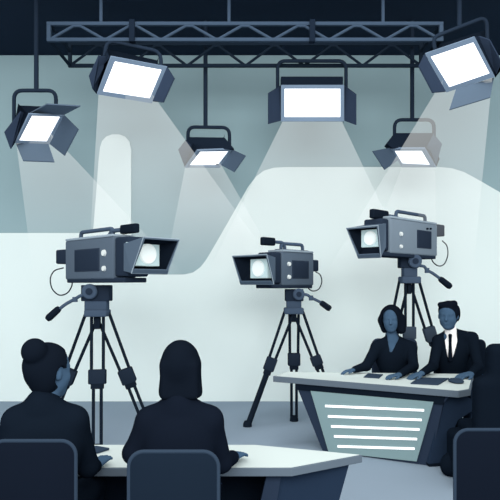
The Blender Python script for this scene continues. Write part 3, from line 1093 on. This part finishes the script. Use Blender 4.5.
soft('hair', [ell(hat(0, -.06, .11), (.09, .104, .1), hax), ell(hat(0, -.12, -.1), (.08, .06, .085), hax, .03), ell(bun, (.054, .054, .056), k=.008),
              cut(ell(hat(0, .42, -.1), (.12, .1, .13), hax)), cut(ell(hat(.36, .02, -.1), (.03, .03, .05), hax)), ell(hat(-.28, .04, -.02), (.04, .09, .085), hax, .02)], C_HAIR, bd, .006)

# --- woman presenter
YP = 5.95
HD = at(391.2, 319.5, YP)
sL, sR = at(377, 347, YP), at(411, 347.5, YP)
eL, eR = at(366.5, 366, 5.86), at(413.5, 366, 5.8)
wL, wR = at(354, 370, 5.8), at(399, 376.5, 5.5)
wL.z = max(wL.z, .69)
wR.z = max(wR.z, .685)
hands = hand_prims(wL, (-.9, -.25, -.1), (0, 0, 1), (-.2, -.9, 0), .16, .5) + hand_prims(wR, (-.85, -.45, -.03), (0, 0, 1), (.3, -.9, 0), .17, .4)
bd, jk, lg_, hat, hax, nk = person('person', 'woman presenter with a dark bob in a dark V-neck jacket at the desk', 1.42, 5.98, -1, .945, .22, HD, (-.3, -1, -.05), .245,
                                   [(sL, eL, wL), (sR, eR, wR)], .53, C_SKIN, C_SUIT, hands)
vn = [at(388.5, 341, 5.8), at(398.5, 341, 5.8), at(391, 351.5, 5.8)]
# V neck: wedge cut out of the jacket in front of the throat
soft('jacket', jk + [cap(nk + np.array([0, 0, -.01]), .06, nk + np.array([0, .02, .02]), .054, .03)] +
     [cut(cap(at(393.5, 335, 5.93), .068, at(391, 351, 5.885), .016))], C_SUIT, bd, .006)
soft('trousers', lg_, C_SUIT, bd, .009)
soft('hair', [ell(hat(0, -.1, .06), (.115, .12, .132), hax), cap(hat(-.4, -.05, 0), .045, hat(-.4, .02, -.4), .044, .03), cap(hat(.36, -.05, -.05), .045, hat(.28, .02, -.4), .03, .03),
              rbx(hat(0, -.28, -.2), (.07, .03, .07), .02, hax, .04), cut(ell(hat(.06, .42, -.08), (.085, .15, .132), hax)), cut(cap(hat(.02, .3, -.3), .055, hat(0, .3, -.7), .06))], C_HAIR, bd, .006)

# --- man presenter
HD = at(448.2, 315.5, 5.95)
sL, sR = at(438.5, 341, 5.98), at(472, 338, 5.98)
eL, eR = at(433, 366, 5.86), at(478, 366, 5.86)
wL, wR = at(421.5, 373.5, 5.5), at(470, 376, 5.55)
wL.z = max(wL.z, .69)
wR.z = max(wR.z, .685)
hands = hand_prims(wL, (-.85, -.3, -.2), (0, 0, 1), (.3, -.9, 0), .2, .6) + hand_prims(wR, (-.8, -.5, -.05), (0, 0, 1), (.1, -.9, 0), .22, .5)
bd, jk, lg_, hat, hax, nk = person('person', 'man presenter in a dark suit, white shirt and tie at the desk', 2.02, 6.02, -1, 1.0, .24, HD, (-.55, -1, -.05), .275,
                                   [(sL, eL, wL), (sR, eR, wR)], .53, C_SKIN, C_SUIT, hands, tors=1.12)
vcut = [cut(cap(at(451, 327, 5.945), .085, at(450.4, 361, 5.905), .02))]
soft('jacket', jk + [cap(nk + np.array([0, 0, -.01]), .066, nk + np.array([0, .02, .01]), .06, .03)] + vcut, C_SUIT, bd, .006)
soft('trousers', lg_, C_SUIT, bd, .009)
sht = [ell((2.02, 6.02, .87), (.185, .112, .155), k=.03), cap(nk + np.array([-.005, 0, -.05]), .066, nk * .55 + hat(0, -.06, -.3) * .45, .061, .03), plane((0, 5.99, 0), (0, 1, 0)),
       plane((2.09, 6, .9), (1, 0, 0)), plane((1.8, 6, .9), (-1, 0, 0))]
soft('shirt', sht, C_SHIRT, bd, .005)
k1, k2, k3 = at(450.2, 335.5, 5.915), at(450.2, 341, 5.9), at(450.3, 360, 5.895)
soft('tie', [cap(k1, .018, k2, .013, .005), cap(k2, .012, k3, .022, .01)], C_HAIR, bd, .005)
soft('hair', [ell(hat(0, -.1, .17), (.1, .12, .1), hax), cap(hat(.22, .24, .4), .028, hat(-.22, .1, .43), .035, .03), ell(hat(0, -.25, -.02), (.092, .07, .1), hax, .03), ell(hat(-.31, -.06, .06), (.025, .06, .075), hax, .02),
              cut(ell(hat(.06, .52, -.06), (.12, .17, .105), hax)), cut(ell(hat(0, .3, -.42), (.2, .15, .1), hax)), cut(ell(hat(-.36, .0, -.07), (.03, .035, .035), hax))], C_HAIR, bd, .005)

# dark folder on the audience desk beside the bun-haired woman
flat('folder', [(86, 447.8), (97, 447.8), (109.5, 450), (98, 453.6), (86, 456)], AT + .002, .012, C_PAPER, 'dark folder lying on the pale desk by the bun-haired woman\'s hand', 'folder')

# ------------------------------------------------------------------ light, world, camera
w = bpy.data.worlds.new('studio_ambience')
SC.world = w
w.use_nodes = True
bg = w.node_tree.nodes['Background']
bg.inputs['Color'].default_value = (1, 1, .985, 1)
bg.inputs['Strength'].default_value = 1.4


def area(name, loc, rot, sx, sy, power):
    l = bpy.data.lights.new(name, 'AREA')
    l.shape = 'RECTANGLE'
    l.size, l.size_y = sx, sy
    l.energy = power
    o = bpy.data.objects.new(name, l)
    COL.objects.link(o)
    o.location = loc
    o.rotation_euler = rot
    return o


area('unseen_overhead_fill', (.2, 5.3, 4.42), (0, 0, 0), 4.5, .9, 40)  # added area light above the frame, an unseen fill for the set
sl = bpy.data.lights.new('middle_spot', 'SPOT')
sl.energy, sl.spot_size, sl.spot_blend, sl.shadow_soft_size = 60, math.radians(50), .5, .12
so = bpy.data.objects.new('middle_spot', sl)
COL.objects.link(so)
so.location = (.62, 6.42, 3.25)
so.rotation_euler = (math.radians(4), math.radians(-3), 0)
area('unseen_front_fill', (0, -2.5, 4.0), (math.radians(78), 0, 0), 6, 2.5, 420)  # added unseen light behind the camera to brighten the back wall

cd = bpy.data.cameras.new('camera')
cd.sensor_width = 36
cd.lens = 36 * F / 500
cd.shift_y = (HOR - 250) / 500
co = bpy.data.objects.new('camera', cd)
COL.objects.link(co)
co.location = (0, 0, EYE)
co.rotation_euler = (math.pi / 2, 0, 0)
SC.camera = co
SC.cycles.transparent_max_bounces = 64
SC.view_settings.view_transform = 'Standard'
SC.view_settings.look = 'None'
